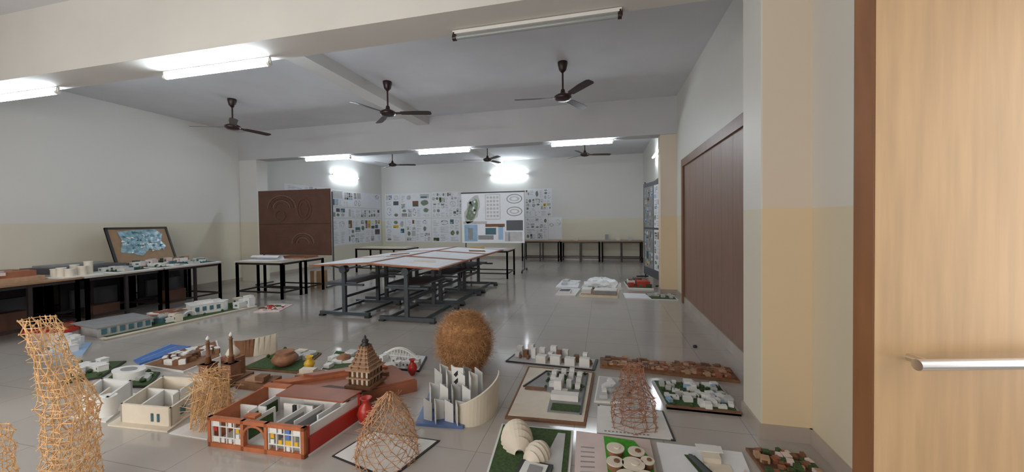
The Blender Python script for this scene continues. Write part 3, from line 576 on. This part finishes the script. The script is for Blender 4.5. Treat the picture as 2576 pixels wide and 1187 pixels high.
for i in range(5): b.b(0.05,.15+.17*i,.95,.17+.17*i,.03,.05,TAN)
b.build('brick_settlement_model')
b=Bd();base(b,[(.47,3.15),(1.0,3.15),(1.0,3.68),(.42,3.66)],.02,GREEN,LGREY);blocks(b,44,.08,.08,.95,.92,.02,(.015,.045),(.03,.07),[WHITE,WHITE,WHITE,LGREY,LBLUE]);b.b(.0,.0,1,.06,0,.025,BROWN);b.b(.75,.3,.98,.5,.02,.024,LBLUE);trees(b,30,.05,.05,.95,.95,.02,.014,GREEN);b.build('township_model')
b=Bd();base(b,[(-.09,3.14),(.34,3.17),(.36,3.65),(-.06,3.66)],.015,LGREY,WHITE);b.prism([(.3,.3),(.6,.2),(.8,.6),(.5,.75)],.015,.06,GREY);b.prism([(.1,.5),(.4,.6),(.3,.8)],.015,.04,WHITE);blocks(b,8,.1,.1,.9,.9,.015,(.01,.04),(.03,.07),[WHITE,DGREY,LGREY]);b.build('angular_building_model')
b=Bd();base(b,[(-.06,2.68),(.46,2.70),(.44,3.10),(-.06,3.10)],.01,WHITE,BLACK);b.b(.0,.0,.94,.92,.0,.011,WHITE)
for i in range(12): b.b(.1+.05*i,.05,.13+.05*i,.09,.011,.0115,GREY)
b.q=None
def rt(z):
    k=(z-.01)/.4;w=.155 if k<.35 else .155-.085*min(1,(k-.35)*2);return (.2,2.86,w,w*.9)
lattice(b,rt,[.012+.42*i/11 for i in range(12)],14,.0020,REDST,.009)
lattice(b,lambda z:(.2,2.86,rt(z)[2]*.6,rt(z)[3]*.6),[.012+.42*i/9 for i in range(10)],9,.002,REDST,.010)
b.build('red_stick_lattice_tower')
b=Bd();base(b,[(-.68,2.04),(-.20,2.03),(-.22,2.66),(-.74,2.64)],.02,GREEN,WHITE);b.b(.03,.03,.97,.97,.01,.021,GREEN)
b.prism([(.6,.1),(.9,.1),(.9,.9),(.8,.9)],.021,.024,LGREY);b.prism([(.35,.05),(.75,.05),(.8,.3),(.4,.32)],.021,.04,BLACK);b.prism([(.40,.08),(.70,.08),(.74,.27),(.45,.29)],.04,.045,WHITE);b.prism([(.5,.12),(.66,.12),(.68,.22),(.52,.24)],.045,.05,GREY)
def shell(u,v,rx,ry,h,ang,cuts):
    X,Y=b.uv(u,v);i0=len(b.v);q=b.q;b.q=None
    for k in range(cuts):
        a0=-1+2*k/cuts;a1=-1+2*(k+.97)/cuts;N=12;vs=[]
        for a,f in ((a0,.84),(a1,1)):
            rr=math.sqrt(max(0.01,1-a*a*.9))*f
            for j in range(N+1):
                t=math.pi*j/N;vs.append((rx*a,ry*rr*math.cos(t),h*rr*math.sin(t)))
        b.add(vs,[[j,j+1,j+N+2,j+N+1] for j in range(N)],CREAM,False)
        rr=math.sqrt(max(0.01,1-a1*a1*.9))
        b.add([(rx*a1,ry*rr*math.cos(math.pi*j/N),h*rr*math.sin(math.pi*j/N)) for j in range(N+1)],[list(range(N+1))],WHITE)
    b.xf(i0,Matrix.Translation((X,Y,.021))@Matrix.Rotation(ang,4,'Z'));b.q=q
shell(.28,.66,.15,.11,.13,1.9,7);shell(.58,.44,.10,.08,.09,1.2,6)
b.build('shell_dome_model')
b=Bd();base(b,[(-.17,2.02),(.29,2.14),(.29,2.66),(-.20,2.66)],.015,PINK)
for i in range(6): b.b(.07,.3+.08*i,.25,.32+.08*i,.015,.0155,GREY)
b.prism([(.38,.95),(.78,.92),(.95,.6),(1.0,0),(.42,0),(.40,.5)],.015,.02,BGREEN)
for u,v,r in ((.52,.62,.055),(.78,.58,.05),(.5,.38,.05),(.72,.35,.065),(.9,.42,.04),(.62,.15,.06),(.85,.15,.05)):
    b.cyl(u,v,.02,.055,r*.85,r*.85,CLAY,20);b.cyl(u,v,.055,.062,r,r,CREAM,24);b.cyl(u+.02,v,.062,.068,r*.35,r*.35,BROWN if r<.055 else CREAM,12)
b.build('circular_pods_model')
b=Bd();base(b,[(.33,2.17),(.80,2.25),(.84,2.64),(.33,2.64)],.015,PAPER);b.prism([(.3,.75),(.42,.75),(.7,.1),(.5,.1)],.015,.02,GREEN);b.prism([(.34,.7),(.38,.7),(.6,.15),(.55,.15)],.02,.04,DGREY);b.b(.55,.3,.8,.6,.015,.02,CREAM)
b.b(.5,.6,.7,.95,.015,.05,CREAM);b.b(.45,.75,.75,.92,.05,.055,WHITE);b.prism([(.75,.1),(.95,.2),(.95,.5)],.015,.03,PINK);b.build('long_hall_model')
b=Bd();base(b,[(.90,2.38),(1.22,2.44),(1.21,2.70),(.88,2.70)],.02,DBROWN,BROWN);blocks(b,50,.06,.08,.94,.92,.02,(.01,.03),(.02,.05),[BROWN,RUST,TAN,PINK,GREEN]);b.build('brick_settlement_model')
b=Bd();base(b,[(-.95,7.45),(-.55,7.45),(-.5,8.2),(-.9,8.2)],.03,WHITE);b.b(.1,.1,.7,.5,.03,.08,WHITE);b.b(.15,.15,.65,.45,.08,.085,DGREY);b.build('white_plan_model')
b=Bd();base(b,[(-1.05,8.35),(-.56,8.35),(-.56,9.3),(-1.0,9.4)],.03,PAPER);blocks(b,5,.2,.2,.8,.8,.03,(.02,.045),(.1,.25),[WHITE,LGREY]);b.build('white_plan_model')
b=Bd();base(b,[(-.48,7.42),(.25,7.42),(.3,8.15),(-.42,8.15)],.06,TAN,CREAM);b.b(.05,.1,.3,.5,.06,.14,WHITE);b.b(.4,.05,.95,.4,.06,.13,GREY);b.b(.38,.03,.97,.42,.13,.145,WHITE);blocks(b,8,.1,.5,.9,.9,.06,(.02,.08),(.05,.15),[WHITE,LGREY,GREEN]);b.build('grey_hall_model')
b=Bd();X,Y=-.05,8.5
vs=[];N=22;K=7
for k in range(K):
    for i in range(N):
        r=.42*math.cos(k*.25)+random.uniform(-.05,.05);vs.append((X+r*math.cos(i*6.283/N),Y+.65*r*math.sin(i*6.283/N),.0 if k==0 else .22*math.sin(k*.26)+random.uniform(-.03,.03)))
fs=[[k*N+i,k*N+(i+1)%N,(k+1)*N+(i+1)%N,(k+1)*N+i] for k in range(K-1) for i in range(N)]+[list(range((K-1)*N,K*N))]
b.add(vs,fs,FOIL);b.build('crumpled_plastic_dome')
b=Bd();base(b,[(.38,7.38),(1.32,7.42),(1.30,7.9),(.36,7.9)],.02,GREEN,WHITE);b.prism([(.0,.0),(.5,0),(.45,.95),(0,.95)],.018,.024,PAPER);blocks(b,10,.5,.2,.95,.8,.02,(.02,.05),(.05,.1),[WHITE,LGREY]);b.build('river_site_model')
b=Bd();base(b,[(.5,8.45),(1.02,8.45),(.9,9.3),(.45,9.3)],.04,GREEN,WHITE);b.b(.4,.1,.9,.4,.04,.16,RED);b.b(.1,.5,.4,.8,.04,.12,WHITE);blocks(b,24,.1,.1,.9,.9,.04,(.03,.12),(.06,.14),[RED,GREEN,WHITE,BROWN,DGREY]);b.build('red_market_model')
b=Bd();b.lathe(1.02,4.74,0,[(.02,0),(.025,.01),(.02,.025),(.01,.03)],BLACK,10);b.build('door_stopper')
T=.75
b=Bd();base(b,[(-8.5,3.0),(-7.75,3.15),(-7.8,3.66),(-8.5,3.66)],T+.06,TAN,z0=T);b.b(.1,.1,.9,.9,T+.06,T+.14,RUST);blocks(b,12,.1,.1,.9,.9,T+.10,(.03,.09),(.06,.14),[PINK,TERRA,BROWN,WHITE]);b.build('brick_house_model')
b=Bd();base(b,[(-7.95,3.7),(-7.55,3.72),(-7.6,4.2),(-8.0,4.2)],T+.015,WHITE,z0=T)
for u,v,h in ((.2,.2,.12),(.5,.2,.14),(.8,.25,.12),(.3,.6,.16),(.7,.6,.14),(.5,.85,.2)): b.cyl(u,v,T+.015,T+h,.05,.05,CREAM,16);b.cyl(u,v,T+h,T+h+.008,.055,.055,WHITE,16)
b.build('white_silo_model')
b=Bd();base(b,[(-8.9,3.9),(-8.2,4.05),(-8.2,4.85),(-8.9,4.8)],T+.10,DGREY,z0=T);b.b(.1,.1,.5,.9,T+.10,T+.13,GREY);b.build('grey_block_model')
for k,(y0,y1) in enumerate([(4.3,4.85),(4.9,5.4),(5.45,6.0)]):
    b=Bd();base(b,[(-8.0,y0),(-7.52,y0),(-7.52,y1),(-8.05,y1)],T+.012,PAPER,z0=T);b.b(.1,.1,.9,.9,T+.012,T+.016,GREEN);blocks(b,10,.15,.15,.85,.85,T+.016,(.02,.07),(.06,.16),[WHITE,WHITE,LGREY,TEAL]);trees(b,10,.1,.1,.9,.9,T+.016,.018,GREEN);b.build('small_campus_model')
for k,y0 in enumerate([4.95,5.5]):
    b=Bd();base(b,[(-8.55,y0),(-8.1,y0),(-8.1,y0+.5),(-8.55,y0+.5)],T+.02,BROWN,z0=T);blocks(b,14,.15,.15,.85,.85,T+.02,(.03,.10),(.05,.14),[WHITE,GREEN,TAN,PINK]);b.build('village_cluster_model')
for k,y0 in enumerate([.8,1.5,2.2]):
    b=Bd();base(b,[(-8.2,y0),(-7.6,y0),(-7.6,y0+.6),(-8.2,y0+.6)],T+.02,TAN,z0=T);blocks(b,12,.15,.15,.85,.85,T+.02,(.03,.12),(.06,.16),[WHITE,CREAM,TAN]);b.build('village_cluster_model')
b=Bd();b.b(-7.3,6.2,-6.5,6.62,T,T+.006,PAPER)
for i in range(8):
    a=i/8*2.6;c=(i+1)/8*2.6;r=.09
    b.add([(-7.3,6.62-r+r*math.cos(a)+.0,T+.0+r*math.sin(a)*.9+.006),(-6.6,6.62-r+r*math.cos(a),T+r*math.sin(a)*.9+.006),(-6.6,6.62-r+r*math.cos(c),T+r*math.sin(c)*.9+.006),(-7.3,6.62-r+r*math.cos(c),T+r*math.sin(c)*.9+.006)],[[0,1,2,3]],PAPER)
b.build('curled_paper_sheet')
b=Bd();b.b(-7.0,6.8,-6.25,7.2,T,T+.03,RUST);b.b(-6.9,6.85,-6.4,7.1,T+.03,T+.035,BROWN);b.build('portfolio_folder')
b=Bd();b.b(-7.2,9.99,-5.7,10.6,T,T+.004,mat('yellowish_sheet',(.62,.6,.45),.3,.05));b.build('drawing_sheet')
b=Bd();b.b(-3.6,9.5,-2.6,10.1,T,T+.004,PAPER);b.b(-3.5,9.6,-3.2,9.9,T+.004,T+.05,YEL);b.build('drawing_sheet')
b=Bd()
for k,(x,y,h) in enumerate([(0.1,14.0,.22),(.5,14.1,.1),(.9,14.0,.12),(-1.0,14.1,.08)]): b.b(x-.06,y-.05,x+.06,y+.05,T,T+h,[GREY,CREAM,LGREY,PINK][k])
b.b(-.4,13.8,1.2,14.2,T,T+.01,GREY);b.build('table_top_study_models')

# ---------------- lighting ----------------
def area(name,loc,rot,sx,sy,e,col):
    l=bpy.data.lights.new(name,'AREA');l.shape='RECTANGLE';l.size=sx;l.size_y=sy;l.energy=e;l.color=col
    o=bpy.data.objects.new(name,l);o.location=loc;o.rotation_euler=rot;C.objects.link(o)
area('window_fill_light',(-3.25,YN-.3,1.75),(math.radians(90),0,0),5.4,1.7,210,(1,.93,.85))  # warm fill added behind the camera, outside the made-up window
area('doorway_daylight',(XR+1.2,.9,1.6),(0,math.radians(90),0),1.8,.9,28,(1,.82,.62))
w=bpy.data.worlds.new('world');w.use_nodes=True;bpy.context.scene.world=w
nt=w.node_tree;bg=nt.nodes['Background'];bg.inputs[0].default_value=(.8,.87,1,1);bg.inputs[1].default_value=.8

# ---------------- camera ----------------
cam=bpy.data.cameras.new('camera');cam.sensor_width=36;cam.lens=948.74/2576*36;cam.shift_y=-20.2/2576;cam.clip_start=.05
co=bpy.data.objects.new('camera',cam);C.objects.link(co)
yaw,pit,rol=[math.radians(a) for a in (13.691,1.068,.727)]
F=Vector((-math.sin(yaw)*math.cos(pit),math.cos(yaw)*math.cos(pit),-math.sin(pit)));R0=Vector((math.cos(yaw),math.sin(yaw),0));U0=R0.cross(F)
R=R0*math.cos(rol)-U0*math.sin(rol);U=R0*math.sin(rol)+U0*math.cos(rol)
co.matrix_world=Matrix(((R.x,U.x,-F.x,0),(R.y,U.y,-F.y,0),(R.z,U.z,-F.z,1.5),(0,0,0,1)))
bpy.context.scene.camera=co
bpy.context.scene.view_settings.view_transform='Standard'
